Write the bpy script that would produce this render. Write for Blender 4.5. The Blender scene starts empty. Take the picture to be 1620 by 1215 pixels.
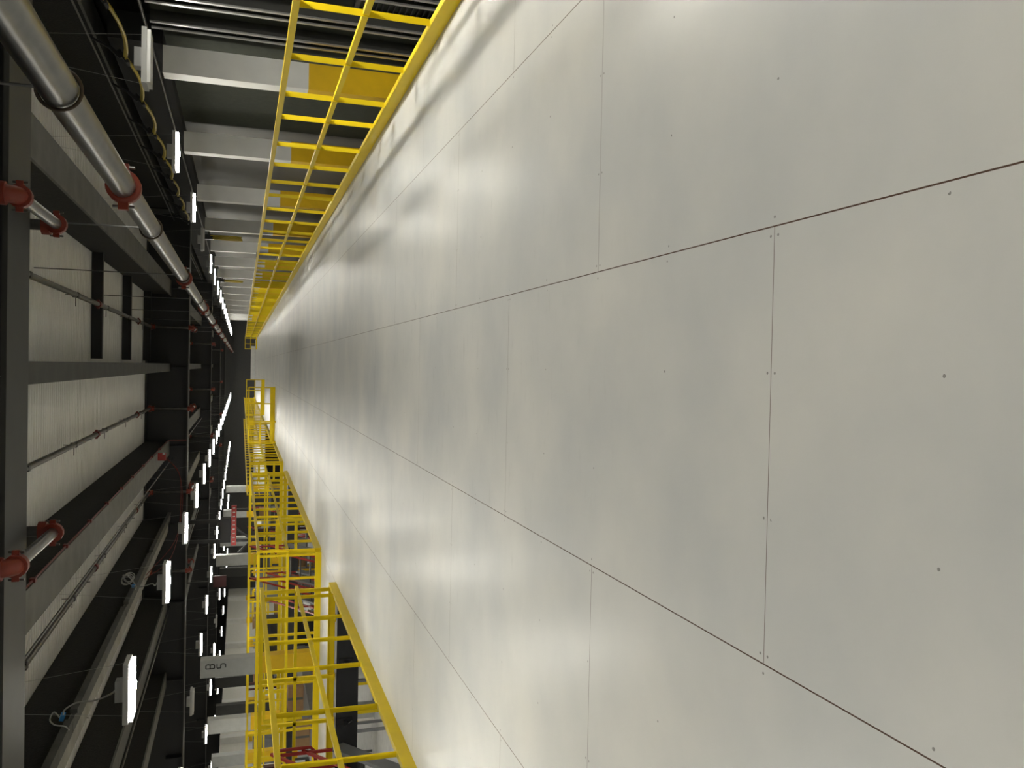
import bpy, bmesh, math, random
from mathutils import Vector, Matrix
random.seed(7)
PI = math.pi
C = bpy.context.scene.collection
SC = bpy.context.scene

# ------------------------------------------------------------------ camera
F_PX, PITCH, YAW, ROLL, EYE = 1340.4, 0.309674, -0.017183, -0.015167, 1.4007
def _rot():
    # upright photo frame: X right, Y forward, Z up
    cr, sr = math.cos(ROLL), math.sin(ROLL)
    cp, sp = math.cos(PITCH), math.sin(PITCH)
    cy, sy = math.cos(YAW), math.sin(YAW)
    R = Matrix(((cr, 0, sr), (0, 1, 0), (-sr, 0, cr)))
    P = Matrix(((1, 0, 0), (0, cp, sp), (0, -sp, cp)))
    Y = Matrix(((cy, sy, 0), (-sy, cy, 0), (0, 0, 1)))
    return Y @ P @ R
_M = _rot()
right, fwd, up = _M @ Vector((1, 0, 0)), _M @ Vector((0, 1, 0)), _M @ Vector((0, 0, 1))
# the photo was taken with the phone turned: world up is the left of the frame
img_x, img_up = -up, right
cam_d = bpy.data.cameras.new('camera')
cam_d.sensor_fit = 'HORIZONTAL'; cam_d.sensor_width = 36.0
cam_d.lens = F_PX / 1620.0 * 36.0
cam_d.clip_start = 0.05; cam_d.clip_end = 400
cam = bpy.data.objects.new('camera', cam_d); C.objects.link(cam)
rot = Matrix((img_x, img_up, -fwd)).transposed()
cam.matrix_world = Matrix.Translation((0, 0, EYE)) @ rot.to_4x4()
SC.camera = cam

# ------------------------------------------------------------------ world, exposure
w = bpy.data.worlds.new('hall_air'); SC.world = w; w.use_nodes = True
w.node_tree.nodes['Background'].inputs[0].default_value = (0.9, 0.95, 1, 1)
w.node_tree.nodes['Background'].inputs[1].default_value = 0.004
SC.view_settings.view_transform = 'Standard'; SC.view_settings.look = 'None'
SC.view_settings.exposure = 0.0; SC.view_settings.gamma = 1.0
SC.view_settings.use_curve_mapping = False
LAMP = 345.0                 # radiance of the narrow LED strip in each fixture
SC.cycles.max_bounces = 7; SC.cycles.diffuse_bounces = 5; SC.cycles.glossy_bounces = 3

# ------------------------------------------------------------------ materials
M = {}
def mat(name, col, rough=.5, metal=0., noise=0., nscale=6., bump=0., emit=None, estr=0., spec=.5):
    m = bpy.data.materials.new(name); m.use_nodes = True
    nt = m.node_tree; b = nt.nodes['Principled BSDF']
    b.inputs['Base Color'].default_value = (*col, 1); b.inputs['Roughness'].default_value = rough
    b.inputs['Metallic'].default_value = metal
    b.inputs['Specular IOR Level'].default_value = spec
    if noise or bump:
        tc = nt.nodes.new('ShaderNodeTexCoord'); n = nt.nodes.new('ShaderNodeTexNoise')
        n.inputs['Scale'].default_value = nscale; n.inputs['Detail'].default_value = 5
        nt.links.new(tc.outputs['Object'], n.inputs['Vector'])
        if noise:
            r = nt.nodes.new('ShaderNodeMapRange')
            r.inputs[1].default_value = .3; r.inputs[2].default_value = .7
            r.inputs[3].default_value = 1 - noise; r.inputs[4].default_value = 1 + noise
            mx = nt.nodes.new('ShaderNodeMix'); mx.data_type = 'RGBA'; mx.blend_type = 'MULTIPLY'
            mx.inputs[0].default_value = 1; mx.inputs[6].default_value = (*col, 1)
            nt.links.new(n.outputs[0], r.inputs[0]); nt.links.new(r.outputs[0], mx.inputs[7])
            nt.links.new(mx.outputs[2], b.inputs['Base Color'])
        if bump:
            bp = nt.nodes.new('ShaderNodeBump'); bp.inputs['Strength'].default_value = bump
            bp.inputs['Distance'].default_value = .02
            nt.links.new(n.outputs[0], bp.inputs['Height']); nt.links.new(bp.outputs[0], b.inputs['Normal'])
    if emit:
        b.inputs['Emission Color'].default_value = (*emit, 1); b.inputs['Emission Strength'].default_value = estr
    M[name] = m; return m
mat('yellow_paint', (0.780, 0.575, 0.008), .42, noise=.04, spec=.25)
mat('column_grey', (.46, .475, .465), .5, noise=.06)
mat('column_yellow', (0.840, 0.520, 0.004), .45, noise=.04)
mat('column_white', (0.820, 0.820, 0.800), .5, noise=.04, nscale=3)
mat('fascia_white', (.70, .69, .65), .5)
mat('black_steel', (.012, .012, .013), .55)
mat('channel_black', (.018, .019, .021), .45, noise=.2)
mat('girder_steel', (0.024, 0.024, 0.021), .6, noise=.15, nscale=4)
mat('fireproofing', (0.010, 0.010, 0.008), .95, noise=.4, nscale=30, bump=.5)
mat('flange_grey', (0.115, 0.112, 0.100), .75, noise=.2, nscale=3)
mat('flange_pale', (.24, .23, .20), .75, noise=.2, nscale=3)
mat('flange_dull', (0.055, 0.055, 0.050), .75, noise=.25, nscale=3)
mat('roof_white', (0.840, 0.830, 0.790), .6, noise=.05, nscale=2)
mat('galvanised', (0.190, 0.190, 0.187), .34, 1., noise=.12, nscale=9)
mat('stud_zinc', (.62, .62, .60), .32, .9, noise=.1, nscale=9)
mat('galvanised_dull', (0.100, 0.097, 0.088), .45, .8, noise=.2, nscale=7)
mat('coupling_red', (0.190, 0.022, 0.008), .5, noise=.1)
mat('conduit_red', (0.130, 0.012, 0.008), .5)
mat('bright_red', (0.300, 0.018, 0.014), .42)
mat('dark_red', (0.050, 0.005, 0.006), .5)
mat('rust_ring', (0.050, 0.035, 0.022), .6, .5)
mat('cable_yellow', (0.460, 0.350, 0.030), .5)
mat('cord_white', (0.350, 0.350, 0.330), .5)
mat('plug_blue', (.02, .18, .5), .4)
mat('fixture_white', (0.420, 0.420, 0.410), .4)
mat('lens_lit', (.9, .9, .9), .4, emit=(1., .975, .88), estr=47.)
mat('led_strip', (.9, .9, .9), .4, emit=(1., .97, .86), estr=LAMP)
mat('led_strip_strong', (.9, .9, .9), .4, emit=(1., .97, .86), estr=LAMP * 2.4)
mat('lens_off', (.6, .6, .58), .3)
mat('wall_panel_grey', (0.115, 0.112, 0.105), .55, noise=.06, nscale=2)
mat('sheathing_green', (.034, .039, .026), .85, noise=.15, nscale=12)
mat('dark_void', (.010, .010, .010), .9)
mat('concrete_grey', (0.600, 0.600, 0.590), .35, noise=.12, nscale=4)
mat('wall_far_grey', (0.070, 0.070, 0.070), .7, noise=.05)
mat('machine_grey', (0.170, 0.175, 0.180), .45, .2, noise=.1)
mat('roller_steel', (.55, .55, .56), .32, .9)
mat('belt_black', (.03, .03, .032), .7)
mat('carton_brown', (.33, .20, .10), .8, noise=.1)
mat('stencil_black', (.02, .02, .02), .6)
mat('wall_left_white', (0.780, 0.770, 0.720), .6, noise=.04)
mat('sealant', (.04, .035, .03), .8)

def floor_material():
    m = bpy.data.materials.new('painted_board_floor'); m.use_nodes = True
    nt = m.node_tree; N = nt.nodes; L = nt.links; b = N['Principled BSDF']
    geo = N.new('ShaderNodeNewGeometry'); sep = N.new('ShaderNodeSeparateXYZ')
    L.new(geo.outputs['Position'], sep.inputs[0])
    def mt(op, a, bb=None, c=None):
        n = N.new('ShaderNodeMath'); n.operation = op
        for i, v in enumerate((a, bb, c)):
            if v is None: continue
            if isinstance(v, (int, float)): n.inputs[i].default_value = v
            else: L.new(v, n.inputs[i])
        return n.outputs[0]
    W, LEN, X0, Y0 = 1.2192, 2.4384, -0.806, 2.021
    u = mt('DIVIDE', mt('SUBTRACT', sep.outputs[0], X0), W)
    row = mt('FLOOR', u)
    fu = mt('MULTIPLY', mt('SUBTRACT', u, row), W)                     # metres from the strip's left edge
    odd = mt('FLOORED_MODULO', row, 2.0)
    v = mt('ADD', mt('DIVIDE', mt('SUBTRACT', sep.outputs[1], Y0), LEN), mt('MULTIPLY', odd, 0.5))
    fv = mt('MULTIPLY', mt('SUBTRACT', v, mt('FLOOR', v)), LEN)
    du = mt('MINIMUM', fu, mt('SUBTRACT', W, fu))
    dv = mt('MINIMUM', fv, mt('SUBTRACT', LEN, fv))
    # seam widths: long seams about 4 mm, end seams thinner
    s1 = mt('LESS_THAN', du, 0.0021); s2 = mt('LESS_THAN', dv, 0.0016)
    seam = mt('MAXIMUM', s1, mt('MULTIPLY', s2, .75))
    # screw heads
    def near(val, targets):
        out = None
        for t in targets:
            d = mt('ABSOLUTE', mt('SUBTRACT', val, t))
            out = d if out is None else mt('MINIMUM', out, d)
        return out
    sx = near(fu, (.026, .406, .812, W - .026)); sy = near(fv, (.017, .62, 1.22, 1.83, LEN - .017))
    r2 = mt('ADD', mt('MULTIPLY', sx, sx), mt('MULTIPLY', sy, sy))
    screw = mt('LESS_THAN', r2, 0.0042 ** 2)
    # small per-screw variation so that some are filled over
    nz = N.new('ShaderNodeTexNoise'); nz.inputs['Scale'].default_value = 1.7; nz.inputs['Detail'].default_value = 2
    L.new(geo.outputs['Position'], nz.inputs['Vector'])
    screw = mt('MULTIPLY', screw, mt('MULTIPLY', mt('GREATER_THAN', nz.outputs[0], .42), .62))
    # scuffs run along the joint direction of the boards' ends
    mp = N.new('ShaderNodeMapping'); mp.inputs['Scale'].default_value = (4.5, 24, 1)
    L.new(geo.outputs['Position'], mp.inputs['Vector'])
    sc = N.new('ShaderNodeTexNoise'); sc.inputs['Scale'].default_value = 1.0; sc.inputs['Detail'].default_value = 6; sc.inputs['Roughness'].default_value = .6
    L.new(mp.outputs[0], sc.inputs['Vector'])
    dirt = N.new('ShaderNodeTexNoise'); dirt.inputs['Scale'].default_value = .9; dirt.inputs['Detail'].default_value = 6
    L.new(geo.outputs['Position'], dirt.inputs['Vector'])
    ramp = N.new('ShaderNodeValToRGB')
    ramp.color_ramp.elements[0].position = .30; ramp.color_ramp.elements[0].color = (.49, .50, .505, 1)
    ramp.color_ramp.elements[1].position = .68; ramp.color_ramp.elements[1].color = (.645, .632, .60, 1)
    L.new(dirt.outputs[0], ramp.inputs[0])
    scf = N.new('ShaderNodeMapRange'); scf.inputs[1].default_value = .60; scf.inputs[2].default_value = .72
    scf.inputs[3].default_value = 0; scf.inputs[4].default_value = .40
    L.new(sc.outputs[0], scf.inputs[0])
    def mix(fac, a, col):
        n = N.new('ShaderNodeMix'); n.data_type = 'RGBA'; L.new(fac, n.inputs[0]); L.new(a, n.inputs[6])
        n.inputs[7].default_value = (*col, 1); return n.outputs[2]
    wx = mt('MULTIPLY', sep.outputs[0], .45); wy = mt('MULTIPLY', mt('SUBTRACT', sep.outputs[1], 7.5), .2)
    wear = mt('SUBTRACT', 1.0, mt('ADD', mt('MULTIPLY', wx, wx), mt('MULTIPLY', wy, wy)))
    wear = mt('MULTIPLY', scf.outputs[0], mt('MINIMUM', mt('MAXIMUM', wear, 0.03), .8))
    col = mix(wear, ramp.outputs[0], (.36, .36, .35))
    col = mix(screw, col, (.06, .05, .045))
    col = mix(seam, col, (.085, .05, .035))
    L.new(col, b.inputs['Base Color'])
    rr = N.new('ShaderNodeMapRange'); rr.inputs[1].default_value = .3; rr.inputs[2].default_value = .7
    rr.inputs[3].default_value = .280; rr.inputs[4].default_value = .325
    L.new(sc.outputs[0], rr.inputs[0]); L.new(rr.outputs[0], b.inputs['Roughness'])
    b.inputs['Specular IOR Level'].default_value = .05
    bp = N.new('ShaderNodeBump'); bp.inputs['Strength'].default_value = .05; bp.inputs['Distance'].default_value = .004
    mp2 = N.new('ShaderNodeMapping'); mp2.inputs['Scale'].default_value = (1.4, 9, 1)
    L.new(geo.outputs['Position'], mp2.inputs['Vector'])
    soft = N.new('ShaderNodeTexNoise'); soft.inputs['Scale'].default_value = 1.; soft.inputs['Detail'].default_value = 2
    L.new(mp2.outputs[0], soft.inputs['Vector'])
    L.new(soft.outputs[0], bp.inputs['Height']); L.new(bp.outputs[0], b.inputs['Normal'])
    M['floor'] = m
floor_material()

# ------------------------------------------------------------------ mesh helpers
def smooth(pts, n=6):
    P = [Vector(p) for p in pts]; P = [P[0] * 2 - P[1]] + P + [P[-1] * 2 - P[-2]]; out = []
    for i in range(1, len(P) - 2):
        a, b_, c, d = P[i - 1:i + 3]
        for k in range(n):
            t_ = k / n
            out.append(.5 * ((2 * b_) + (c - a) * t_ + (2 * a - 5 * b_ + 4 * c - d) * t_ ** 2 + (3 * b_ - a - 3 * c + d) * t_ ** 3))
    out.append(P[-2]); return out
class MB:
    def __init__(s): s.v = []; s.f = []; s.sm = []
    def _add(s, vs, fs, smooth=False):
        o = len(s.v); s.v += [tuple(p) for p in vs]
        for f in fs: s.f.append(tuple(o + i for i in f)); s.sm.append(smooth)
    def box(s, x0, x1, y0, y1, z0, z1):
        vs = [(x, y, z) for z in (z0, z1) for y in (y0, y1) for x in (x0, x1)]
        s._add(vs, [(0, 2, 3, 1), (4, 5, 7, 6), (0, 1, 5, 4), (2, 6, 7, 3), (0, 4, 6, 2), (1, 3, 7, 5)]); return s
    def bar(s, p, q, a, b, upv=(0, 0, 1)):
        """rectangular bar from p to q; a = size across, b = size along the up side"""
        p = Vector(p); q = Vector(q); d = (q - p).normalized(); u = Vector(upv)
        if abs(d.dot(u)) > .98: u = Vector((0, 1, 0))
        x = d.cross(u).normalized() * (a / 2); y = x.cross(d).normalized() * (b / 2)
        vs = [e + sx * x + sy * y for e in (p, q) for sx, sy in ((-1, -1), (1, -1), (1, 1), (-1, 1))]
        s._add(vs, [(0, 1, 2, 3)[::-1], (4, 5, 6, 7), (0, 1, 5, 4), (1, 2, 6, 5), (2, 3, 7, 6), (3, 0, 4, 7)]); return s
    def tube(s, pts, r, n=10, cap=True):
        pts = [Vector(p) for p in pts]; rings = []
        ref = None
        for i, p in enumerate(pts):
            a = pts[max(i - 1, 0)]; c = pts[min(i + 1, len(pts) - 1)]
            d = (c - a).normalized()
            if ref is None:
                ref = Vector((0, 0, 1)) if abs(d.z) < .9 else Vector((1, 0, 0))
            x = d.cross(ref)
            if x.length < 1e-4: x = d.cross(Vector((0, 1, 0)))
            x.normalize(); y = x.cross(d).normalized(); ref = y
            rr = r[i] if isinstance(r, (list, tuple)) else r
            rings.append([p + rr * (math.cos(2 * PI * k / n) * x + math.sin(2 * PI * k / n) * y) for k in range(n)])
        vs = [p for R in rings for p in R]; fs = []
        for i in range(len(pts) - 1):
            for k in range(n):
                k2 = (k + 1) % n; fs.append((i * n + k, i * n + k2, (i + 1) * n + k2, (i + 1) * n + k))
        s._add(vs, fs, n > 6)
        if cap:
            s._add(rings[0], [tuple(range(n))]); s._add(rings[-1], [tuple(range(n))[::-1]])
        return s
    def ring(s, c, axis, R, r, n=20, m=8, a0=0., a1=2 * PI):
        c = Vector(c); ax = Vector(axis).normalized()
        u = ax.cross(Vector((0, 0, 1))); u = u.normalized() if u.length > .01 else Vector((1, 0, 0)); v = ax.cross(u)
        full = abs(a1 - a0 - 2 * PI) < 1e-6
        pts = [c + R * (math.cos(a0 + (a1 - a0) * i / n) * u + math.sin(a0 + (a1 - a0) * i / n) * v) for i in range(n + 1)]
        s.tube(pts, r, m, not full); return s
    def angle(s, p, q, a, t, d1, d2):
        """steel angle: legs of size a along d1 and d2 from the line p-q"""
        p = Vector(p); q = Vector(q); d1 = Vector(d1); d2 = Vector(d2)
        prof = [Vector((0, 0, 0)), d1 * a, d1 * a + d2 * t, d1 * t + d2 * t, d1 * t + d2 * a, d2 * a]
        vs = [p + k for k in prof] + [q + k for k in prof]
        fs = [(i, (i + 1) % 6, 6 + (i + 1) % 6, 6 + i) for i in range(6)] + [(5, 4, 3, 2, 1, 0), (6, 7, 8, 9, 10, 11)]
        s._add(vs, fs); return s
    def build(s, name, material, parent=None, origin=None):
        if origin is None: origin = Vector(parent.location) if parent is not None else Vector((0, 0, 0))
        if parent is not None and parent.parent is not None and origin is not None:
            pass
        origin = Vector(origin)
        me = bpy.data.meshes.new(name)
        me.from_pydata([tuple(Vector(p) - origin) for p in s.v], [], s.f); me.update()
        bm = bmesh.new(); bm.from_mesh(me); bmesh.ops.recalc_face_normals(bm, faces=bm.faces); bm.to_mesh(me); bm.free()
        for poly, k in zip(me.polygons, s.sm): poly.use_smooth = k
        me.materials.append(material)
        o = bpy.data.objects.new(name, me); C.objects.link(o)
        if parent is not None: o.parent = parent
        return o
def solo(name, mb, material, label, cat, group=None, loc=None):
    """a thing that is one mesh, with its origin at loc"""
    if loc is None: loc = mb.v[0]
    o = mb.build(name, material, None, loc); o.location = loc
    return tag(o, label, cat, group)
def tag(o, label=None, cat=None, group=None, kind=None):
    if label: o['label'] = label
    if cat: o['category'] = cat
    if group: o['group'] = group
    if kind: o['kind'] = kind
    return o
def thing(name, loc, label, cat, group=None):
    o = bpy.data.objects.new(name, None); o.empty_display_size = .1; C.objects.link(o); o.location = loc
    return tag(o, label, cat, group)
def struct(name, mb, material, label=None):
    o = mb.build(name, material); o['kind'] = 'structure'
    if label: o['label'] = label
    return o
def kids(o): return [c for c in bpy.data.objects if c.parent == o]
def copy_tree(o, loc, label=None, group=None):
    r = o.copy(); C.objects.link(r); r.location = loc
    if label: r['label'] = label
    if group: r['group'] = group
    for ch in kids(o):
        c = ch.copy(); C.objects.link(c); c.parent = r
        for g in kids(ch):
            d = g.copy(); C.objects.link(d); d.parent = c
    return r
ORD = ['nearest', 'second', 'third', 'fourth', 'fifth', 'sixth', 'seventh', 'eighth', 'ninth', 'tenth', 'eleventh', 'twelfth']

XR, XL = 2.57, -3.27          # railing lines right and left of the walkway
YEND = 95.0                   # end wall
ZL = -3.0                     # lower floor
ZDECK = 4.2

# ------------------------------------------------------------------ setting
b = MB().box(XL - .02, XR + .06, -4, YEND, -.03, 0)
b.box(-14, XL - .02, 12.85, 15.30, -.03, 0).box(-14, XL - .02, 26.85, 29.5, -.03, 0).box(-14, XL - .02, 52, YEND, -.03, 0)
struct('floor', b, M['floor'])
b = MB().box(-26, 6, -6, YEND + 2, ZL - .1, ZL); struct('floor_lower', b, M['concrete_grey'])
# corrugated roof deck: ribs run across the walkway
b = MB(); y = -5.0; P = .1524
x0, x1 = -26, 6
pr = []
while y < YEND + 1:
    pr += [(y, 0), (y + .085, 0), (y + .105, .038), (y + .132, .038)]; y += P
vs = []; fs = []
for (yy, dz) in pr: vs += [(x0, yy, ZDECK + dz), (x1, yy, ZDECK + dz)]
for i in range(len(pr) - 1): fs.append((2 * i, 2 * i + 1, 2 * i + 3, 2 * i + 2))
b._add(vs, fs); struct('ceiling', b, M['roof_white'])
b = MB().box(-26, 6, -6, YEND + 2, ZDECK + .06, ZDECK + .12); struct('ceiling_top', b, M['dark_void'])
b = MB().box(4.62, 4.8, 17.4, YEND + 2, ZL, 2.6); struct('wall_right', b, M['wall_panel_grey'])
b = MB().box(4.62, 4.8, -6, 17.4, ZL, 2.6); struct('wall_right_sheathing', b, M['sheathing_green'])
b = MB().box(4.42, 4.8, 12.75, YEND + 2, 2.5, 3.2); struct('trim_1', b, M['dark_void'])
b = MB().box(5.3, 5.6, -6, YEND + 2, 2.6, ZDECK); struct('wall_right_upper', b, M['dark_void'])
b = MB().box(-26.2, -26, -6, YEND + 2, ZL, ZDECK)
struct('wall_left_back', b, M['dark_void'])
b = MB().box(-24.1, -24, 14, YEND, ZL, 2.35); struct('wall_left', b, M['wall_left_white'])
b = MB().box(-26, 6, YEND, YEND + .2, ZL, ZDECK); struct('wall_far', b, M['wall_far_grey'])
b = MB().box(-26, 6, -6.2, -6, ZL, ZDECK); struct('wall_back', b, M['wall_panel_grey'])
b = MB().box(-1.6, 2.0, YEND - .25, YEND - .05, 0, .42); struct('baseboard_far', b, M['column_white'])
# edge beams carrying the platform
def edge_beam(name, x0, x1, y0, y1):
    struct(name, MB().box(x0, x1, y0, y1, -.36, -.035), M['channel_black'])
edge_beam('trim_2', XR - .1, XR + .04, -4, YEND - .3)
edge_beam('trim_3', XL, XL + .12, -4, 12.85)
edge_beam('trim_4', XL, XL + .12, 15.3, 26.85)
edge_beam('trim_5', XL, XL + .12, 29.5, 52)
edge_beam('trim_6', -14, XL, 12.86, 13.0)
edge_beam('trim_7', -14, XL, 15.12, 15.28)
edge_beam('trim_8', -14, XL, 26.86, 27.0)
edge_beam('trim_9', -14, XL, 29.3, 29.48)

# ------------------------------------------------------------------ yellow guard railings
YP = M['yellow_paint']
def railing(p, q, posts, inward, label, toe=.105, seams=(), over=0.):
    """p, q: ground points; posts: metres from p; inward: unit vector towards the floor side"""
    p = Vector(p); q = Vector(q); d = (q - p).normalized(); n = Vector(inward)
    t = thing('guard_railing', p, label, 'railing', 'yellow guard railings')
    Ln = (q - p).length; Z = Vector((0, 0, 1))
    top = MB().bar(p + Z * 1.068, q + Z * 1.068, .045, .05); top.build('top_rail', YP, t)
    mid = MB().bar(p + Z * .575 + n * .0, q + Z * .575, .04, .045); mid.build('mid_rail', YP, t)
    cuts = [0.] + sorted(seams) + [Ln]
    for a, c in zip(cuts[:-1], cuts[1:]):
        k = MB().bar(p + d * (a + .002) + Z * (toe / 2) + n * .036, p + d * (c - .002) + Z * (toe / 2) + n * .036, .012, toe)
        k.bar(p + d * (a + .002) + Z * (toe - .004) + n * .012, p + d * (c - .002) + Z * (toe - .004) + n * .012, .05, .008)
        k.build('toe_plate', YP, t)
    for s in posts:
        a = MB().angle(p + d * s - n * .02 - d * .0, p + d * s - n * .02 + Z * 1.045, .05, .006, d, n)
        po = a.build('post', YP, t)
        f = MB().box(-.05, .05, -.05, .05, 0, .01)
        f.v = [tuple(Vector(k) + p + d * s - n * .035 + d * .02) for k in f.v]
        f.build('base_foot', YP, po, origin=t.location)
    return t
# right side, all the way to the far end
pr_ = [6.23, 7.30, 8.32, 9.09, 10.22, 11.27, 12.33, 13.32, 14.5, 15.74, 16.95, 18.09, 19.35, 20.5, 21.77, 22.48, 23.5, 24.47, 25.4, 26.3, 27.28, 27.9]
y = 28.4; k = 0
while y < 82: pr_.append(y); y += (.55, .95, .75)[k % 3] * (1 + (y > 45)); k += 1
pr_ = [.15, 1.2, 2.2, 3.2, 4.2, 5.2] + pr_
railing((XR, -.1, 0), (XR, 84, 0), [k + .1 for k in pr_], (-1, 0, 0), 'long yellow railing along the right edge of the floor, before the white columns', seams=[5.63, 13.5, 22, 32, 44, 60])
railing((XR, 84, 0), (XR - 1.1, 84, 0), [.04, .55, 1.04], (0, -1, 0), 'short far-off yellow railing closing the right side at the far end of the walkway')
railing((XL, 2.2, 0), (XL, 12.83, 0), [.05, .95, 1.85, 2.85, 3.8, 4.85, 5.91, 7.10, 8.06, 8.98, 10.04], (1, 0, 0), 'near left yellow railing beside the floor opening, ending at the crossing bridge', seams=[7.75])
railing((XL - .02, 12.85, 0), (-13.9, 12.85, 0), [.02, .45, 1.33, 2.0, 2.9, 3.8, 4.8, 5.8, 7, 8, 9, 10], (0, 1, 0), 'yellow railing on the near edge of the first crossing bridge')
railing((XL - .02, 15.30, 0), (-13.9, 15.30, 0), [.02, .43, 1.42, 2.29, 3.12, 3.56, 4.5, 5.5, 6.5, 7.5, 8.5, 9.5], (0, -1, 0), 'bright yellow railing on the far edge of the first crossing bridge, facing the camera')
railing((XL, 15.32, 0), (XL, 26.83, 0), [.05, .83, 1.74, 2.61, 3.57, 4.57, 5.43, 6.43, 7.53, 8.66, 9.6, 10.6, 11.3], (1, 0, 0), 'second yellow railing on the left edge, between the two crossing bridges', seams=[2.8])
railing((XL - .02, 26.85, 0), (-13.9, 26.85, 0), [.02, .9, 1.9, 2.9, 3.9, 5, 6, 7, 8, 9, 10], (0, 1, 0), 'yellow railing on the near edge of the second crossing bridge')
railing((XL - .02, 29.5, 0), (-13.9, 29.5, 0), [.02, .9, 1.9, 2.9, 3.9, 5, 6, 7, 8, 9, 10], (0, -1, 0), 'yellow railing on the far edge of the second crossing bridge')
railing((XL, 29.52, 0), (XL, 37.4, 0), [.05, 1, 2, 3, 4, 5, 6, 7, 7.8], (1, 0, 0), 'third yellow railing on the left edge, beyond the second bridge')
railing((XL, 37.6, 0), (-.94, 37.6, 0), [.03, .75, 1.6, 2.29], (0, -1, 0), 'yellow railing standing across the walkway, the nearer of the two', toe=.2)
railing((-3.1, 54.5, 0), (-.90, 54.5, 0), [.03, .75, 1.5, 2.16], (0, -1, 0), 'yellow railing standing across the walkway, the farther of the two', toe=.2)
railing((-3.4, 38, 0), (-3.4, 92, 0), [i * 1.5 + .1 for i in range(36)], (1, 0, 0), 'far left yellow railing running back behind the two cross railings')
railing((-5.6, 38, 0), (-5.6, 92, 0), [i * 1.5 + .1 for i in range(36)], (1, 0, 0), 'farthest yellow railing, left of and parallel to the far left one')
# gate frame in front of the cross railing
g = thing('swing_gate', (-3.2, 36.6, 0), 'yellow framed swing gate at the left end of the nearer cross railing', 'gate')
for px in (-3.2, -2.35): MB().bar((px, 36.6, 0), (px, 36.6, 1.1), .06, .06).build('upright', YP, g)
for z in (.16, .62, 1.07): MB().bar((-3.17, 36.6, z), (-2.38, 36.6, z), .05, .06).build('cross_bar', YP, g)

# ------------------------------------------------------------------ black brackets under the first bridge
for i, x in enumerate((-4.45, -5.35, -6.3)):
    b = MB(); b.box(x - .02, x + .02, 12.66, 12.84, -.2, -.14); b.box(x - .05, x + .05, 12.835, 12.855, -.28, -.06)
    b.bar((x, 12.68, -.15), (x, 12.84, -.27), .02, .02, (1, 0, 0))
    solo('beam_bracket', b, M['black_steel'], '%s black bracket from the walkway on the beam under the first bridge' % ('first', 'second', 'third')[i], 'bracket', 'brackets under the bridge', (x, 12.75, -.2))

# ------------------------------------------------------------------ right-hand columns
YC = [12.79, 17.35, 22.3, 27.3, 32.1, 36.9, 41.7, 46.5, 51.3, 56.1, 61, 66, 71, 76, 81]
def h_column(x0, x1, y0, dy, zbot, zy, ztop, label, group, zy0=None, w=None, ylw=None):
    """flange faces towards -x; x0..x1 depth, y0..y0+dy flange width; zy = paint line"""
    w = w or M['column_white']; ylw = ylw or M['column_yellow']
    t = thing('steel_column', (x0, y0, zbot), label, 'column', group)
    def sec(z0, z1):
        b = MB().box(x0, x1, y0, y0 + dy, z0, z1).box(x0 - .012, x0, y0 - .012, y0 + .03, z0, z1)
        return b
    lo = zbot if zy0 is None else zy0
    if zy0 is not None: sec(zbot, zy0 - .001).build('column_foot', w, t)
    sec(lo, zy).build('painted_base', ylw, t)
    sec(zy + .001, ztop).build('shaft', w, t)
    MB().box(x0 - .05, x1 + .05, y0 - .05, y0 + dy + .05, zbot, zbot + .03).build('base_plate', w, t)
    return t
for i, y in enumerate(YC):
    lab = ('%s white steel column with yellow base behind the right railing' % ORD[i]) if i < 8 else 'small distant white and yellow column at the far end of the right railing'
    h_column(4.05, 4.42, y, .3, ZL, .52, 2.5, lab, 'columns behind the right railing')

# stud wall near the camera on the right
def stud(y, label):
    t = thing('metal_stud', (4.45, y, ZL), label, 'stud', 'galvanised studs on the dark green wall')
    b = MB().box(4.45, 4.47, y, y + .05, ZL, 2.6).build('stud_flange', M['stud_zinc'], t); MB().box(4.47, 4.61, y, y + .012, ZL, 2.6).build('stud_web', M['girder_steel'], t)
    b = MB().box(4.45, 4.47, y + .20, y + .25, ZL, 2.6).build('stud_flange', M['stud_zinc'], t); MB().box(4.47, 4.61, y + .238, y + .25, ZL, 2.6).build('stud_web', M['girder_steel'], t)
    for z in (-.6, 1.5):
        MB().box(4.50, 4.56, y + .012, y + .238, z, z + .03).build('noggin', M['galvanised_dull'], t)
for i, y in enumerate((12.05, 11.2, 10.2, 9.3, 8.4)):
    stud(y, '%s pair of galvanised studs on the green wall, counted from the nearest white column' % ('first', 'second', 'third', 'fourth', 'fifth')[i])
t = thing('wall_louver', (4.6, 10.65, -.9), 'dark louvered vent low in the green wall behind the right railing', 'vent')
b = MB().box(4.56, 4.615, 10.55, 10.62, -1.4, .1).box(4.56, 4.615, 11.05, 11.12, -1.4, .1).box(4.56, 4.615, 10.62, 11.05, .04, .1).box(4.56, 4.615, 10.62, 11.05, -1.4, -1.34); b.build('louver_frame', M['galvanised_dull'], t)
b = MB()
for i in range(18): b.bar((4.59, 10.62, -1.3 + i * .075), (4.59, 11.05, -1.3 + i * .075), .05, .012)
b.build('louver_blade', M['black_steel'], t)

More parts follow.
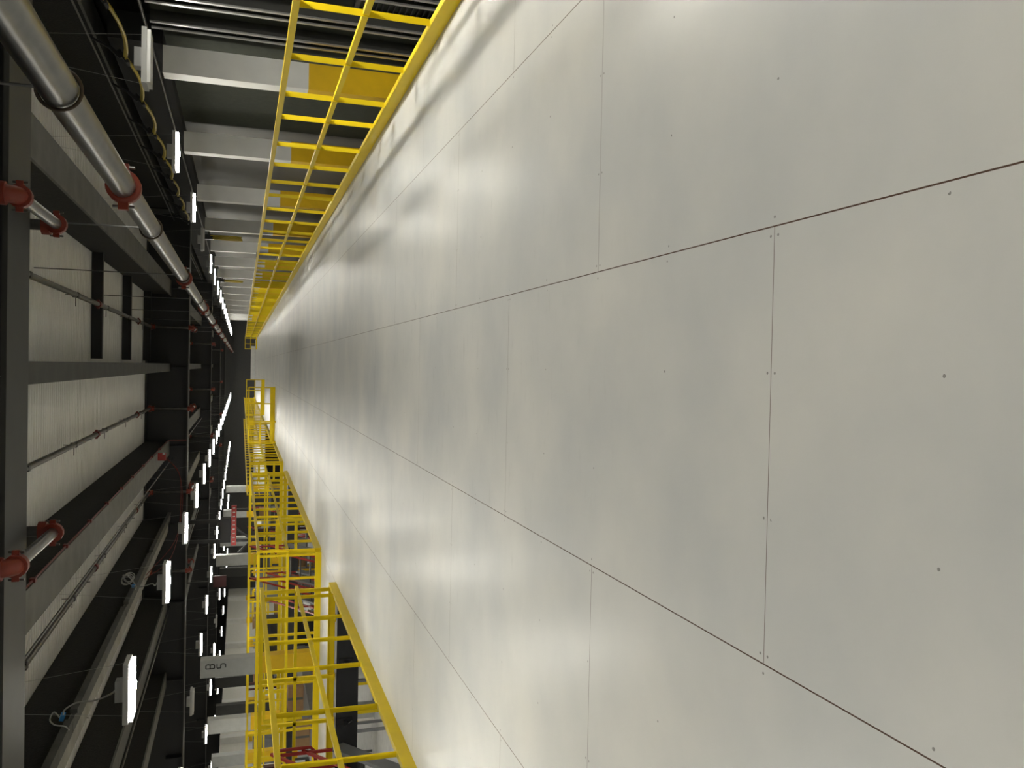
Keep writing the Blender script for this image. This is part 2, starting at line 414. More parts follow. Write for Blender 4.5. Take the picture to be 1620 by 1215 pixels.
# ------------------------------------------------------------------ steel overhead
GY = [6.66, 28.0, 49.0, 70.0, 91.0]
for i, y in enumerate(GY):
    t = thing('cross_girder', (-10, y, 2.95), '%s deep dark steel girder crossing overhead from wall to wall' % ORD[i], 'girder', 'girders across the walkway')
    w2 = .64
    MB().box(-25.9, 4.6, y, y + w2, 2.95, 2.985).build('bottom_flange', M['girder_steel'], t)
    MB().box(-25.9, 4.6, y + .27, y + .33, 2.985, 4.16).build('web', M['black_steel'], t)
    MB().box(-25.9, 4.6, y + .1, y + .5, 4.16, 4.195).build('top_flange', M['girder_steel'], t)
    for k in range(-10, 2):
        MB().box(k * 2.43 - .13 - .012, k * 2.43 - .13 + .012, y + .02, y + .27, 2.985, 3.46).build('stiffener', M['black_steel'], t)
BX = [(-9.85, 'fourth roof beam left of the centre one'), (-7.42, 'third roof beam left of the centre one'), (-4.99, 'second roof beam left of the centre one'), (-2.61, 'first roof beam left of the centre one'), (-.13, 'centre roof beam'), (2.31, 'first roof beam right of the centre one'), (4.93, 'second roof beam right of the centre one')]
spans = [(-5.5, GY[0] + .2), (GY[0] + .4, GY[1] + .2), (GY[1] + .4, GY[2] + .2), (GY[2] + .4, GY[3] + .2)]
sn = ['before the nearest girder', 'between the first and second girders', 'between the second and third girders', 'between the third and fourth girders']
for x, nm in BX:
    hw = .12 if abs(x) < .3 else .23
    for (ya, yb), s_ in zip(spans, sn):
        if x > 4: hw = .2
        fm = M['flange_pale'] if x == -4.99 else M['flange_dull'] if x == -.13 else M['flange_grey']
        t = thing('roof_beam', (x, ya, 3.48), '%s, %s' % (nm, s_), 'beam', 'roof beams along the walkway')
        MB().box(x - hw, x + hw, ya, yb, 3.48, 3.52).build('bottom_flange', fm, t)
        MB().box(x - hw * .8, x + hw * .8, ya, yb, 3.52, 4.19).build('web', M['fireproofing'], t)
for i, y in enumerate((18.2, 22.7, 27.4)):
    t = thing('black_joist', (0, y, 4.0), '%s black joist across the white roof deck right of the centre beam' % ORD[i], 'joist', 'black joists right of the centre beam')
    MB().box(.06, 2.12, y, y + .03, 4.0, 4.19).build('joist_web', M['black_steel'], t)
    MB().box(.06, 2.12, y - .06, y + .09, 3.985, 4.0).build('joist_flange', M['black_steel'], t)

# main sprinkler pipe
PX, PZ, PRad = 1.30, 2.25, .088
t = thing('fire_main_pipe', (PX, 0, PZ), 'big shiny galvanised pipe with red couplings running overhead along the walkway', 'pipe')
ys = [-5, -.1, 6.9, 13.85, 20.9, 27.9, 34.9, 41.9, 48.9, 55.9, 62.9, 69.9, 76.9, 83.9, YEND - .02]
for a, c in zip(ys[:-1], ys[1:]): MB().tube([(PX, a + .01, PZ), (PX, c - .01, PZ)], PRad, 28).build('pipe_length', M['galvanised'], t)
for y in ys[1:-1]:
    b = MB().tube([(PX, y - .055, PZ), (PX, y - .05, PZ), (PX, y + .05, PZ), (PX, y + .055, PZ)], [PRad + .012, PRad + .034, PRad + .034, PRad + .012], 24)
    b.box(PX + .11, PX + .17, y - .03, y + .03, PZ - .035, PZ + .035).box(PX - .17, PX - .11, y - .03, y + .03, PZ - .035, PZ + .035)
    cp = b.build('pipe_coupling', M['coupling_red'], t)
    for sx in (-1, 1): MB().tube([(PX + sx * .145, y, PZ - .075), (PX + sx * .145, y, PZ + .075)], .011, 8).build('coupling_bolt', M['galvanised'], cp, origin=t.location)
for i, y in enumerate((4.55, 8.9, 13.4, 18.2, 22.7, 27.3, 31.8, 36.3)):
    t = thing('pipe_hanger', (PX, y, PZ), '%s ring hanger holding the big overhead pipe' % ORD[i], 'hanger', 'ring hangers on the big pipe')
    MB().ring((PX, y, PZ), (0, 1, 0), PRad + .012, .009, 28).build('clevis_ring', M['rust_ring'], t)
    MB().tube([(PX, y, PZ + PRad + .015), (PX, y, 3.98 if y in (18.2, 22.7) else 4.19)], .008, 6).build('hanger_rod', M['galvanised'], t)

# sprinkler branch lines close under the roof, dipping below each girder
def branch(x, label, z=4.00, r=.044, drop=2.82):
    t = thing('sprinkler_branch', (x, 0, z), label, 'pipe', 'sprinkler branch pipes under the roof')
    for a, c in zip([-5.5] + [g + 1.0 for g in GY[:4]], [g - .35 for g in GY[:4]] + [GY[4] - .5]):
        MB().tube([(x, a, z), (x, c, z)], r, 12).build('branch_pipe', M['galvanised_dull'], t)
        yy = a + 1.2; k = 0
        while yy < c - .5:
            b = MB().box(x - .04, x + .04, yy - .05, yy + .05, z - .045, z + .05)
            b.tube([(x, yy, z), (x, yy, z + .16)], .006, 6)
            b.tube([(x - .18, yy + .1, z + .02), (x - .02, yy + .1, z + .02)], .006, 6)
            b.build('pipe_clamp', M['black_steel'], t)
            if k % 2 == 0:
                s_ = MB().tube([(x + .0, yy + 1.1, z - .02), (x, yy + 1.1, z - .09)], [.016, .008], 8); s_.tube([(x, yy + 1.1, z - .088), (x, yy + 1.1, z - .094)], .018, 8)
                s_.build('sprinkler_head', M['galvanised'], t)
                s_ = MB().tube([(x, yy + 2.2, z), (x, yy + 2.34, z)], r + .022, 12); s_.box(x - .085, x + .085, yy + 2.24, yy + 2.3, z - .02, z + .02)
                s_.build('branch_coupling', M['conduit_red'], t)
            yy += 3.3; k += 1
    for g in GY[:4]:
        ya, yb = g - .35, g + 1.0
        def elbow(y0, z0, y1, z1):
            pts = []
            for i in range(7):
                a = PI / 2 * i / 6
                pts.append((x, y0 + (y1 - y0) * math.sin(a) if z0 > 0 else 0, 0))
            return pts
        for yy in (ya, yb):
            MB().tube([(x, yy, drop + .09), (x, yy, z - .09)], r, 12).build('drop_pipe', M['galvanised_dull'], t)
            sg = 1 if yy == ya else -1
            for (zz, s2) in ((drop, 1), (z, -1)):
                dy = sg * .09 if zz == drop else -sg * .09
                pts = [(x, yy + dy * (1 - math.sin(a)), zz + s2 * .09 * (1 - math.cos(a))) for a in [PI / 2 * i / 6 for i in range(7)]]
                el = MB().tube(pts, r + .016, 12)
                e0, e1 = pts[0], pts[-1]
                el.tube([(x, e0[1] - .03, e0[2]), (x, e0[1] + .03, e0[2])], r + .034, 14)
                el.tube([(x, e1[1], e1[2] - .03), (x, e1[1], e1[2] + .03)], r + .034, 14)
                el.box(x - r - .06, x + r + .06, e0[1] - .018, e0[1] + .018, e0[2] - .022, e0[2] + .022)
                o = el.build('elbow_fitting', M['coupling_red'], t)
                for sx in (-1, 1): MB().tube([(x + sx * (r + .05), e0[1], e0[2] - .05), (x + sx * (r + .05), e0[1], e0[2] + .045)], .008, 6).build('fitting_bolt', M['galvanised'], o, origin=t.location)
        MB().tube([(x, ya + .09, drop), (x, yb - .09, drop)], r, 12).build('under_girder_pipe', M['galvanised'], t)
branch(1.09, 'sprinkler pipe under the white roof just right of the centre beam')
branch(-1.38, 'sprinkler pipe under the white roof just left of the centre beam')
branch(-3.92, 'sprinkler pipe between the first and second beams left of the centre')
branch(-6.35, 'sprinkler pipe between the second and third beams left of the centre')

# red alarm conduit along the first beam on the left, with horn strobe
t = thing('alarm_conduit', (-2.36, 7.5, 3.5), 'thin red conduit along the lower edge of the first beam left of centre', 'conduit')
MB().tube([(-2.365, -5, 3.50), (-2.365, 27.6, 3.50), (-2.36, 27.85, 3.45), (-2.36, 27.9, 2.96)], .012, 8).build('conduit_run', M['conduit_red'], t)
for y in (8.5, 10.2, 12, 13.8, 15.5, 17.3, 19, 21, 23, 25):
    MB().box(-2.385, -2.34, y - .04, y + .04, 3.47, 3.53).build('conduit_clip', M['conduit_red'], t)
t = thing('alarm_strobe', (-2.5, 24.3, 3.38), 'red fire alarm strobe hanging below the first beam left of centre', 'alarm')
MB().box(-2.6, -2.4, 24.3, 24.36, 3.28, 3.48).build('strobe_body', M['bright_red'], t)
MB().box(-2.44, -2.39, 24.27, 24.34, 3.30, 3.36).build('strobe_lens', M['fixture_white'], t)
b = MB().tube(smooth([(-2.55, 24.30, 3.27), (-2.9, 24.2, 2.95), (-3.6, 23.6, 2.85), (-4.4, 22.5, 2.9), (-5.0, 21.5, 3.46)]), .008, 6)
solo('red_cable', b, M['conduit_red'], 'red cable drooping from the alarm strobe, the farther of the pair', 'cable', 'red cables at the strobe')
b = MB().tube(smooth([(-2.50, 24.30, 3.27), (-3.0, 24.0, 2.9), (-3.8, 23.3, 2.8), (-4.7, 22, 2.95), (-5.02, 21.2, 3.46)]), .008, 6)
solo('red_cable', b, M['conduit_red'], 'red cable drooping from the alarm strobe, the nearer of the pair', 'cable', 'red cables at the strobe')
# red cable loops hanging at the near girder, left
b = MB(); b.tube([(-3.9, 6.2, 3.15), (-3.95, 6.55, 2.93), (-3.98, 6.95, 2.89), (-4.05, 7.32, 2.90), (-4.3, 7.6, 3.05), (-4.7, 8.2, 3.38)], .01, 6)
solo('red_cable', b, M['conduit_red'], 'red cable slung under the nearest girder at the left edge of the roof', 'cable')
solo('wire_loop', MB().ring((-3.72, 7.36, 2.9), (.3, 1, .2), .07, .006, 20, 6), M['rust_ring'], 'small wire loop on the far side of the nearest girder, by the red cable', 'wire', 'wire loops at the girder')
solo('wire_loop', MB().ring((-4.02, 6.78, 2.87), (.3, 1, .1), .06, .006, 20, 6), M['rust_ring'], 'small wire loop below the nearest girder, by the red cable', 'wire', 'wire loops at the girder')

# conduits along beams, right
for (x, z, r, nm) in ((4.42, 3.44, .014, 'thin grey conduit beside the second beam right of centre'), (4.30, 2.62, .02, 'pale conduit running above the column tops on the right'), (-7.6, 3.42, .02, 'thin grey conduit under the third beam left of centre'), (-2.95, 3.4, .014, 'thin grey conduit on the outer side of the first beam left of centre')):
    solo('conduit', MB().tube([(x, -5, z), (x, 60, z)], r, 8), M['galvanised_dull'], nm, 'conduit', 'conduits under the roof', (x, -5, z))
# cable tray under second left beam
t = thing('cable_tray', (-4.86, 7, 3.4), 'pale cable tray fixed under the second beam left of the centre', 'cable tray')
for a, c in ((-5, 6.5), (7.5, 12), (12.03, 17.3), (17.33, 22), (22.03, 27.9)):
    MB().box(-4.80, -4.62, a, c, 3.40, 3.45).build('tray_length', M['flange_dull'], t)
    MB().box(-4.615, -4.56, a + .2, c - .1, 3.38, 3.47).build('tray_side', M['flange_dull'], t)

# yellow cable festoon on black hooks, right
t = thing('yellow_festoon_cable', (4.25, 8, 3.0), 'yellow cables sagging between black hooks, high on the right', 'cable')
hooks = [9.0 + 2.03 * i for i in range(10)]
for off in (0, .035):
    b = MB(); pts = []
    for a, c in zip(hooks[:-1], hooks[1:]):
        for i in range(6):
            u = i / 6; pts.append((4.25 + off, a + (c - a) * u, 3.0 - .09 * 4 * u * (1 - u) + off * .5))
    b.tube(pts, .022, 6)
    b.build('yellow_cable', M['cable_yellow'], t)
for y in hooks:
    h = MB().bar((4.5, y, 3.47), (4.38, y, 3.2), .03, .03).bar((4.38, y, 3.2), (4.26, y, 3.06), .04, .05).bar((4.2, y - .09, 2.97), (4.2, y + .09, 2.97), .04, .03).bar((4.36, y, 3.1), (4.2, y, 2.97), .05, .05)
    h.build('cable_hook', M['black_steel'], t)

# coiled yellow cable bundles hanging at the right wall
for i, (x, y, z0, z1) in enumerate(((3.86, 27.5, 1.42, 2.4), (3.9, 41.85, 1.35, 2.3))):
    b = MB()
    for k in range(6):
        dx = random.uniform(-.05, .05); dyy = random.uniform(-.04, .04); hw_ = .09 + .03 * random.random(); zb = z0 + .1 * random.random()
        pts = [(x + dx, y + dyy - hw_ * math.sin(a) * (1 - .75 * (math.cos(a) > .3) * math.cos(a)), (z1 + zb) / 2 + (z1 - zb) / 2 * math.cos(a)) for a in [2 * PI * j / 28 for j in range(29)]]
        b.tube(pts, .018, 6, False)
    t = thing('cable_coil', (x, y, z0), '%s hanging coil of yellow cable beside the columns on the right' % ('nearer', 'farther')[i], 'cable', 'hanging yellow coils')
    b.build('coil', M['cable_yellow'], t)
    MB().box(x - .07, x + .07, y - .07, y + .07, z1 - .12, z1 + .12).build('strap', M['black_steel'], t)
    MB().bar((x, y, z1), (4.04, y, z1), .03, .03).build('wall_hook', M['black_steel'], t)
t = thing('wall_sign', (4.6, 60, 1.75), 'small red sign high on the right wall near the far end', 'sign')
MB().box(4.57, 4.615, 60, 61.2, 1.55, 1.95).build('sign_plate', M['dark_red'], t)
t = thing('electrical_box', (4.0, 32.2, .25), 'grey electrical box beside a column behind the right railing', 'box')
MB().box(3.85, 4.035, 31.8, 32.7, .25, .95).build('box_body', M['machine_grey'], t); MB().box(3.835, 3.85, 31.86, 32.64, .3, .9).build('box_door', M['wall_panel_grey'], t)

# ------------------------------------------------------------------ high-bay lights
def make_light(kind):
    t = thing('high_bay_light', (0, 0, 0), 'x', 'light')
    MB().box(-.29, .29, -.16, .16, .02, .07).build('housing', M['fixture_white'], t)
    MB().box(-.275, .275, -.13, .13, -.016, .02).build('lens', M['lens_off' if kind == 'off' else 'lens_lit'], t)
    if kind != 'off': MB().box(-.04, .04, -.12, .12, -.024, -.016).build('led_strip', M['led_strip_strong' if kind == 'strong' else 'led_strip'], t)
    MB().box(-.10, .10, -.07, .07, .07, .15).build('driver_box', M['fixture_white'], t)
    if kind == 'low':
        for sx in (-1, 1): MB().tube([(sx * .2, 0, .07), (sx * .2, 0, .37)], .008, 6).build('stem', M['galvanised'], t)
    else:
        for sx in (-1, 1): MB().tube([(sx * .26, 0, .07), (sx * .05, 0, ZDECK - .02 - 2.38)], .0014, 5).build('hanging_wire', M['cord_white'], t)
    return t
proto = {}
ZF = 2.37
def put_light(x, y, z, kind, label, group):
    for g in GY:
        if kind != 'low' and g - .3 < y < g + .95: y = g - .35 if y < g + .32 else g + 1.0
    if kind not in proto:
        proto[kind] = make_light(kind); o = proto[kind]; o.location = (x, y, z); o['label'] = label; o['group'] = group; return o
    return copy_tree(proto[kind], (x, y, z), label, group)
def row(x, ys, off, rowname):
    seen = 0; seen_off = 0
    g = 'high-bay lights ' + rowname
    for y in ys:
        o = any(abs(y - k) < .3 for k in off); kind = 'lit'
        if y < 5.6: lab = 'lit light out of view in the row ' + rowname; kind = 'strong'
        elif o:
            kind = 'off'; lab = '%s switched-off white light in the row %s' % (ORD[seen_off], rowname); seen_off += 1
        else:
            lab = ('%s glowing white light in the row %s' % (ORD[seen], rowname)) if seen < 8 else 'tiny far-off glowing light in the row ' + rowname
            seen += 1
        put_light(x, y, ZF, kind, lab, g)
row(-3.2, [4.70 - 4.28 * 2, .42, 4.70] + [8.98 + 4.3 * i for i in range(20)], [], 'over the left railing')
row(3.22, [-3.6, .9, 5.2] + [9.83, 13.95, 18.75, 23.45, 28.6, 33.3] + [38 + 4.7 * i for i in range(12)], [9.83, 23.45], 'over the right railing')
put_light(4.1, 8.1, ZF + .08, 'strong', 'lit high-bay light out of view between the right railing and the studs', 'high-bay lights by the studs')
put_light(4.0, 7.2, ZF + .08, 'strong', 'second light, added unseen, between the right railing and the studs', 'high-bay lights by the studs')  # extra lamp added out of frame to brighten the column faces
row(-8.03, [8.7, 12.9, 17.1, 21.35] + [25.64 + 4.25 * i for i in range(16)], [21.35], 'one aisle left of the left railing')
row(-12.9, [9.0, 13.3, 17.6, 22, 26.5, 31.1] + [35.6 + 4.6 * i for i in range(12)], [44.8], 'two aisles left of the left railing')
row(-17.7, [19, 24.1, 29, 34] + [39 + 5 * i for i in range(11)], [], 'three aisles left of the left railing')
for x in (-7.0, -10.5): put_light(x, 14.1, -.41, 'low', 'added unseen fill light under the first crossing bridge', 'added fill lights under the bridge')  # invented lamps, hidden by the bridge, added to brighten the lower floor
for y in (18.0, 23.0): put_light(-2.0, y, -.41, 'low', 'added unseen fill light under the walkway', 'added fill lights under the walkway')  # more added lamps, unseen below the walkway, filling the lower level
# power cords of the two nearest lights on the left, running up to the cable tray
cords = (('white cord with a blue plug, running from the nearest glowing left light to the tray',
          [(-3.2, 8.98, 2.52), (-3.3, 9.15, 2.60), (-3.61, 9.88, 2.835), (-3.95, 10.78, 3.16), (-4.21, 11.3, 3.37), (-4.35, 11.5, 3.42)],
          ((-4.33, 11.48, 3.415), (-4.42, 11.55, 3.45)),
          [(-4.42, 11.55, 3.45), (-4.34, 11.6, 3.54), (-4.43, 11.6, 3.585), (-4.50, 11.6, 3.53), (-4.53, 11.6, 3.42), (-4.59, 11.62, 3.375)], None),
         ('white cord coiled beside the tray above the second glowing left light',
          [(-3.2, 13.28, 2.52), (-3.3, 13.5, 2.57), (-3.61, 14.9, 2.74), (-4.07, 16.6, 3.08), (-4.45, 18.3, 3.38)],
          ((-4.43, 18.25, 3.37), (-4.5, 18.45, 3.41)),
          [(-4.5, 18.45, 3.41), (-4.38, 18.5, 3.55), (-4.28, 18.5, 3.60), (-4.3, 18.5, 3.5), (-4.5, 18.5, 3.36), (-4.59, 18.5, 3.375)], (-4.42, 18.6, 3.55)))
for lab, pts, plug, lp, coil in cords:
    t = thing('power_cord', pts[0], lab, 'cord', 'power cords of the left lights')
    MB().tube(smooth(pts), .009, 8).build('cord', M['cord_white'], t)
    MB().bar(plug[0], plug[1], .05, .05).build('plug', M['plug_blue'], t)
    MB().tube(smooth(lp), .009, 8).build('cord_loop', M['cord_white'], t)
    if coil:
        b = MB()
        for k in range(5): b.ring((coil[0] + .015 * k, coil[1] + .02 * k, coil[2] - .012 * k), (.3, 1, .3), .09 + .012 * (k % 3), .008, 20, 6)
        b.build('cord_coil', M['cord_white'], t)

# ------------------------------------------------------------------ left background: columns, wall panels, machines
def left_column(px_, y, wd, ztop, zy, zb, label, dark=False):
    return h_column(px_, px_ + wd, y, .32, ZL, zy, ztop, label, 'columns beyond the left railing', zy0=zb,
             w=M['girder_steel' if dark else 'column_grey'], ylw=M['girder_steel'] if dark else None)
lc = [(-7.72, 22.0, .42, 2.25, .95, -.9, 'grey column with stencilled B and 5, nearest beyond the left railing', False),
      (-11.62, 28.0, .42, 2.25, .95, -.9, 'grey and yellow column second in line beyond the left railing', False),
      (-15.2, 33.5, .4, 2.25, .95, -.9, 'grey and yellow column third in line beyond the left railing', False),
      (-14.2, 39.0, .45, 2.3, .9, .8, 'dark post left of the stencilled column', True),
      (-16.6, 42.0, .45, 2.3, .9, .8, 'dark post two places left of the stencilled column', True),
      (-18.6, 41.0, .45, 2.3, .9, .8, 'dark post near the left edge beyond the bridge', True),
      (-8.6, 38.0, .45, 2.3, .95, -.9, 'grey and yellow column right of the stencilled column, farther away', False),
      (-9.4, 46.0, .45, 2.3, .95, -.9, 'grey and yellow column farther off behind the first bridge', False),
      (-9.3, 54.0, .45, 2.3, .95, -.9, 'grey and yellow column far off behind the second bridge', False),
      (-9.2, 64.0, .45, 2.3, .95, -.9, 'small grey and yellow column near the far end on the left', False),
      (-11.0, 46.0, .45, 2.3, .9, .8, 'dark post right of the stencilled column', True)]
lcols = [left_column(*a) for a in lc]
# stencil on the first column's face: B above 5, each with a small line of marks under it
t = lcols[0]
def glyph(cx, cz, segs, s=.1):
    b = MB()
    for (ax, az, bx, bz) in segs:
        p = Vector((cx + ax * s, 21.995, cz + az * s)); q = Vector((cx + bx * s, 21.995, cz + bz * s))
        b.bar(p, q, .004, .026, Vector((0, 1, 0)).cross((q - p).normalized()))
    return b
Bs = [(-.5, -1, -.5, 1), (-.5, 1, .35, 1), (.35, 1, .5, .75), (.5, .75, .5, .25), (.5, .25, .35, 0), (-.5, 0, .35, 0), (.35, 0, .5, -.25), (.5, -.25, .5, -.75), (.5, -.75, .35, -1), (-.5, -1, .35, -1)]
F5 = [(.5, 1, -.5, 1), (-.5, 1, -.5, .15), (-.5, .15, .3, .15), (.3, .15, .5, -.1), (.5, -.1, .5, -.7), (.5, -.7, .3, -1), (.3, -1, -.5, -1)]
glyph(-7.46, 2.02, Bs).build('stencilled_letter', M['stencil_black'], t)
glyph(-7.46, 1.76, F5).build('stencilled_digit', M['stencil_black'], t)

# pilasters and panel joints on the far left wall
for i, y in enumerate((44, 50, 56, 62, 68, 75, 82, 90)):
    t = thing('wall_pilaster', (-23.95, y, ZL), '%s white pilaster with a yellow base on the far left wall' % ORD[i], 'column', 'pilasters on the far left wall')
    MB().box(-24, -23.6, y, y + .5, .6, 2.35).build('shaft', M['column_white'], t)
    MB().box(-24, -23.6, y, y + .5, ZL, .598).build('painted_base', M['column_yellow'], t)

# elevated conveyors
def conveyor(x0, x1, y0, y1, z, label, along='y', frame='machine_grey'):
    t = thing('roller_conveyor', ((x0 + x1) / 2, y0, ZL), label, 'conveyor', 'conveyors below the left railings')
    if along == 'y':
        fr = MB().box(x0, x0 + .05, y0, y1, z - .2, z + .03).box(x1 - .05, x1, y0, y1, z - .2, z + .03); n = int((y1 - y0) / .16)
        r = MB()
        for i in range(n): r.tube([(x0 + .05, y0 + .08 + i * .16, z), (x1 - .05, y0 + .08 + i * .16, z)], .03, 8)
        legs = [(x, y) for x in (x0 + .03, x1 - .03) for y in (y0 + .1, (y0 + y1) / 2, y1 - .1)]
    else:
        fr = MB().box(x0, x1, y0, y0 + .05, z - .2, z + .03).box(x0, x1, y1 - .05, y1, z - .2, z + .03); n = int((x1 - x0) / .16)
        r = MB()
        for i in range(n): r.tube([(x0 + .08 + i * .16, y0 + .05, z), (x0 + .08 + i * .16, y1 - .05, z)], .03, 8)
        legs = [(x, y) for x in (x0 + .1, (x0 + x1) / 2, x1 - .1) for y in (y0 + .03, y1 - .03)]
    fr.build('side_frame', M[frame], t); r.build('roller', M['roller_steel'], t)
    for (x, y) in legs: MB().box(x - .03, x + .03, y - .03, y + .03, ZL, z - .2).build('leg', M[frame], t)
conveyor(-9.6, -8.4, 19.5, 26.0, -.35, 'grey roller conveyor beyond the first bridge, behind its far railing')
conveyor(-14.5, -8.4, 34.2, 35.3, -.7, 'grey cross conveyor beyond the second bridge', 'x')
conveyor(-5.4, -4.5, 31.6, 36.2, -.5, 'grey roller conveyor beside the third left railing', 'y', 'bright_red')
conveyor(-14.0, -12.9, 20.0, 28.5, -.2, 'grey roller conveyor at the left edge beyond the first bridge')

def cabinet(x, y, z0, wx, wy, h, label, col='machine_grey', cat='cabinet'):
    t = thing('control_cabinet', (x, y, ZL), label, cat, 'machine cabinets on the left')
    MB().box(x, x + wx, y, y + wy, z0, z0 + h).build('cabinet_body', M[col], t)
    MB().box(x + .04, x + wx - .04, y - .02, y, z0 + .05, z0 + h - .05).build('cabinet_door', M[col], t)
    MB().box(x + wx - .14, x + wx - .1, y - .04, y - .02, z0 + h * .45, z0 + h * .6).build('handle', M['black_steel'], t)
    MB().box(x + .02, x + wx - .02, y + .02, y + wy - .02, ZL, z0).build('plinth', M['belt_black'], t)
cabinet(-9.9, 30.2, -1.1, 1.1, .7, 1.9, 'dark cabinet between the stencilled column and the far railing', 'belt_black')
cabinet(-12.6, 36.2, -1.1, 1.5, .8, 1.7, 'dark machine cabinet behind the second grey column', 'belt_black')
cabinet(-8.3, 30.6, -1.3, 1.1, .7, 2.1, 'grey cabinet beyond the second bridge near the walkway')
cabinet(-17.2, 37, -1.3, 1.4, .7, 2.0, 'grey cabinet at the far left beyond the dark posts')
cabinet(-7.3, 41.5, -1.0, 1.2, .7, 1.7, 'black cabinet right of the far grey column', 'belt_black')
cabinet(-15.2, 30.5, -1.0, 1.0, .6, 1.6, 'white cabinet left of the second grey column', 'column_white')
# cartons on conveyors
k = 0
for (x, y, z, s_, lab) in ((-9.3, 21.0, -.32, .42, 'brown carton on the near part of the conveyor beyond the first bridge'), (-9.25, 23.2, -.32, .5, 'brown carton on the far part of the conveyor beyond the first bridge'),
                           (-13.7, 22.5, -.17, .5, 'brown carton on the conveyor at the left edge'), (-13.6, 25.5, -.17, .45, 'farther brown carton on the conveyor at the left edge'), (-10.8, 34.4, -.67, .55, 'brown carton on the grey cross conveyor')):
    t = thing('carton', (x, y, z), lab, 'box', 'cartons on the conveyors')
    MB().box(x, x + s_ * 1.3, y, y + s_, z, z + s_ * .8).build('carton_body', M['carton_brown'], t)
    MB().box(x + s_ * .58, x + s_ * .72, y - .002, y + s_ + .002, z + .01, z + s_ * .8 + .002).build('tape', M['flange_grey'], t)
# storage racks with totes
def tote(x, y, z, sx, sy, h, m, label, group):
    t = thing('storage_tote', (x, y, z), label, 'tote', group)
    b = MB().box(x, x + sx, y, y + .012, z, z + h).box(x, x + sx, y + sy - .012, y + sy, z, z + h).box(x, x + .012, y + .012, y + sy - .012, z, z + h).box(x + sx - .012, x + sx, y + .012, y + sy - .012, z, z + h).box(x + .012, x + sx - .012, y + .012, y + sy - .012, z, z + .012)
    b.build('tote_body', M[m], t)
    r = MB().box(x - .012, x + sx + .012, y - .012, y, z + h - .04, z + h).box(x - .012, x + sx + .012, y + sy, y + sy + .012, z + h - .04, z + h).box(x - .012, x, y, y + sy, z + h - .04, z + h).box(x + sx, x + sx + .012, y, y + sy, z + h - .04, z + h)
    r.build('tote_rim', M[m], t)
def rack(x0, x1, y, levels, label, where):
    t = thing('storage_rack', (x0, y, ZL), label, 'rack', 'storage racks on the left')
    n = max(1, round((x1 - x0) / 1.5)); top = levels[-1] + .55
    for i in range(n + 1):
        for yy in (y, y + .6):
            xx = x0 + (x1 - x0) * i / n; MB().box(xx - .03, xx + .03, yy - .03, yy + .03, ZL, top).build('rack_post', M['dark_red' if i % 2 else 'column_yellow'], t)
    for z in levels: MB().box(x0, x1, y + .031, y + .569, z - .05, z).build('shelf', M['machine_grey'], t)
    for z in levels:
        xx = x0 + .1
        while xx < x1 - .5:
            sx = random.choice((.3, .4, .45)); h = random.uniform(.22, .42)
            m = random.choice(('machine_grey', 'belt_black', 'carton_brown', 'column_grey', 'belt_black', 'column_white'))
            if random.random() < .8:
                nm = dict(machine_grey='grey', belt_black='black', carton_brown='brown', column_grey='pale grey', column_white='white')[m]
                tote(xx, y + .06, z, sx, .42, h, m, '%s tote among others on the storage rack %s' % (nm, where), 'totes on the storage rack ' + where)
            xx += sx + .06
rack(-13.4, -8.6, 32.0, (-1.5, -.85, -.2, .45), 'storage rack with totes left of the stencilled column', 'left of the stencilled column')
rack(-7.1, -4.2, 30.2, (-1.5, -.85, -.2, .4), 'storage rack with totes beyond the second bridge', 'beyond the second bridge')
# red stairs beyond the first bridge
def stairs(x, wx, y0, z0, y1, z1, n, label, red='bright_red', along='y'):
    t = thing('steel_stairs', (x, y0, min(z0, z1)), label, 'stairs', 'red steel stairs')
    P0, P1 = Vector((0, y0, z0)), Vector((0, y1, z1))
    def at(u, xx): return Vector((xx, y0 + (y1 - y0) * u, z0 + (z1 - z0) * u))
    for xx in (x, x + wx): MB().bar(at(0, xx), at(1, xx), .05, .24).build('stringer', M['machine_grey'], t)
    for i in range(n):
        p = at((i + .5) / n, x); MB().box(x + .03, x + wx - .03, p.y - .13, p.y + .13, p.z + .0, p.z + .03).build('tread', M['galvanised_dull'], t)
    for xx in (x, x + wx):
        for hz in (.5, .95): MB().bar(at(0, xx) + Vector((0, 0, hz)), at(1, xx) + Vector((0, 0, hz)), .04, .04).build('handrail', M[red], t)
        for u in (.02, .35, .68, .98): MB().bar(at(u, xx), at(u, xx) + Vector((0, 0, .97)), .04, .04).build('baluster', M[red], t)
stairs(-6.55, .85, 12.78, -.05, 8.9, ZL, 13, 'steel stairs with red handrails going down from the near edge of the first bridge', 'bright_red')
stairs(-5.7, .85, 23.6, .15, 19.6, -2.6, 12, 'red railed stairs coming down behind the far railing of the first bridge', 'bright_red')
stairs(-7.0, .8, 26.2, -.35, 23.2, -2.4, 9, 'red railed stairs just right of the stencilled column', 'bright_red')
stairs(-6.6, .8, 36.0, .1, 32.6, -2.6, 12, 'red railed stairs seen through the second left railing', 'bright_red')
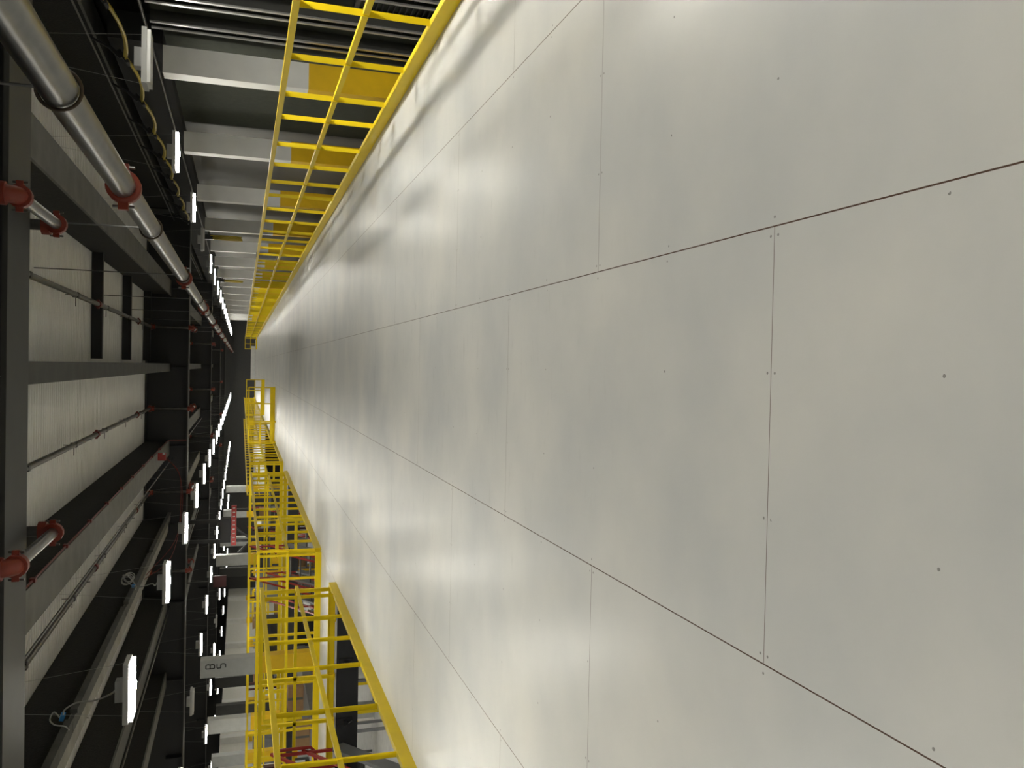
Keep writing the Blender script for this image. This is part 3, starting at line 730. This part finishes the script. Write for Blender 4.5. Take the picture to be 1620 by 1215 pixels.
# yellow bollard rail frames below (guard frames among machines)
def frame(x0, x1, y, z0, z1, label, m='yellow_paint', name='machine_barrier'):
    t = thing(name, (x0, y, ZL), label, 'guard', 'guard frames among the machines')
    for x in (x0, x1): MB().bar((x, y, ZL), (x, y, z1), .09, .09).build('post', M[m], t)
    MB().bar((x0, y, z1), (x1, y, z1), .08, .08).build('top_bar', M[m], t)
    MB().bar((x0, y, (z0 + z1) / 2), (x1, y, (z0 + z1) / 2), .07, .07).build('cross_bar', M[m], t)
frame(-10.8, -9.9, 26.5, -.5, .6, 'yellow guard frame between the first and second grey columns')
frame(-4.6, -3.8, 21.5, -.4, .5, 'yellow guard frame just behind the far railing of the first bridge')
frame(-8.0, -7.2, 33.5, -.4, .8, 'yellow guard frame beyond the second bridge')
frame(-10.4, -9.2, 36.0, -.4, .8, 'yellow guard frame in front of the far grey column')
frame(-4.4, -3.7, 33.5, -.4, .7, 'yellow guard frame beside the third left railing')
# red guard at the head of the stairs
t = thing('stair_gate', (-5.85, 12.7, 0), 'red tubular guard at the head of the stairs in the first bridge', 'guard')
b = MB().tube([(-5.98, 12.78, -.05), (-5.98, 12.78, .98)], .026, 10); b.build('post', M['bright_red'], t)
b = MB().tube([(-5.98, 12.78, .25), (-5.72, 12.78, .28), (-5.66, 12.78, .34), (-5.66, 12.78, .78), (-5.7, 12.78, .82), (-5.98, 12.78, .84)], .024, 10); b.build('loop_bar', M['bright_red'], t)
t = thing('red_switch_box', (-6.3, 13.05, .55), 'red box with dark windows on the stairs guard at the left edge', 'box')
MB().box(-6.32, -6.0, 13.02, 13.12, .72, 1.0).build('box_body', M['dark_red'], t); MB().box(-6.28, -6.15, 13.0, 13.02, .76, .95).build('dark_pane', M['black_steel'], t)
MB().box(-6.18, -6.13, 13.05, 13.1, 0, .72).build('stand', M['dark_red'], t)
# red gantry beam with black braces, far left of the walkway
t = thing('lift_gantry', (-7, 40, ZL), 'red horizontal gantry beam with white marks and black braces above the left railing', 'gantry')
MB().box(-8.15, -6.35, 40, 40.15, 1.50, 1.72).build('red_beam', M['bright_red'], t)
b = MB()
for i in range(9): b.box(-8.0 + i * .19, -7.96 + i * .19, 39.99, 40.0, 1.56, 1.66)
b.build('beam_mark', M['fixture_white'], t)
MB().box(-8.0, -7.88, 40.02, 40.14, ZL, 1.5).build('gantry_post', M['black_steel'], t); MB().box(-6.62, -6.5, 40.02, 40.14, ZL, 1.5).build('gantry_post', M['black_steel'], t)
MB().bar((-7.9, 40.08, .85), (-7.4, 40.08, 1.5), .1, .1).build('brace', M['black_steel'], t)
MB().bar((-7.98, 40.08, .85), (-8.5, 40.08, 1.4), .1, .1).build('brace', M['black_steel'], t)
b = MB().box(-8.1, -7.0, 40.4, 40.9, 1.75, 2.2); b.build('winch_housing', M['belt_black'], t)
for hx in (-8.1, -7.2): MB().box(hx, hx + .15, 40.45, 40.6, 2.2, 4.19).build('hanger_arm', M['black_steel'], t)
t = thing('notice_board', (-8.6, 36, 1.9), 'dark red board hanging among the lights on the left', 'board')
MB().box(-9.0, -8.55, 36, 36.1, 1.85, 2.35).build('panel_board', M['dark_red'], t); MB().box(-8.8, -8.76, 36.03, 36.07, 2.35, 4.19).build('hanger', M['black_steel'], t)
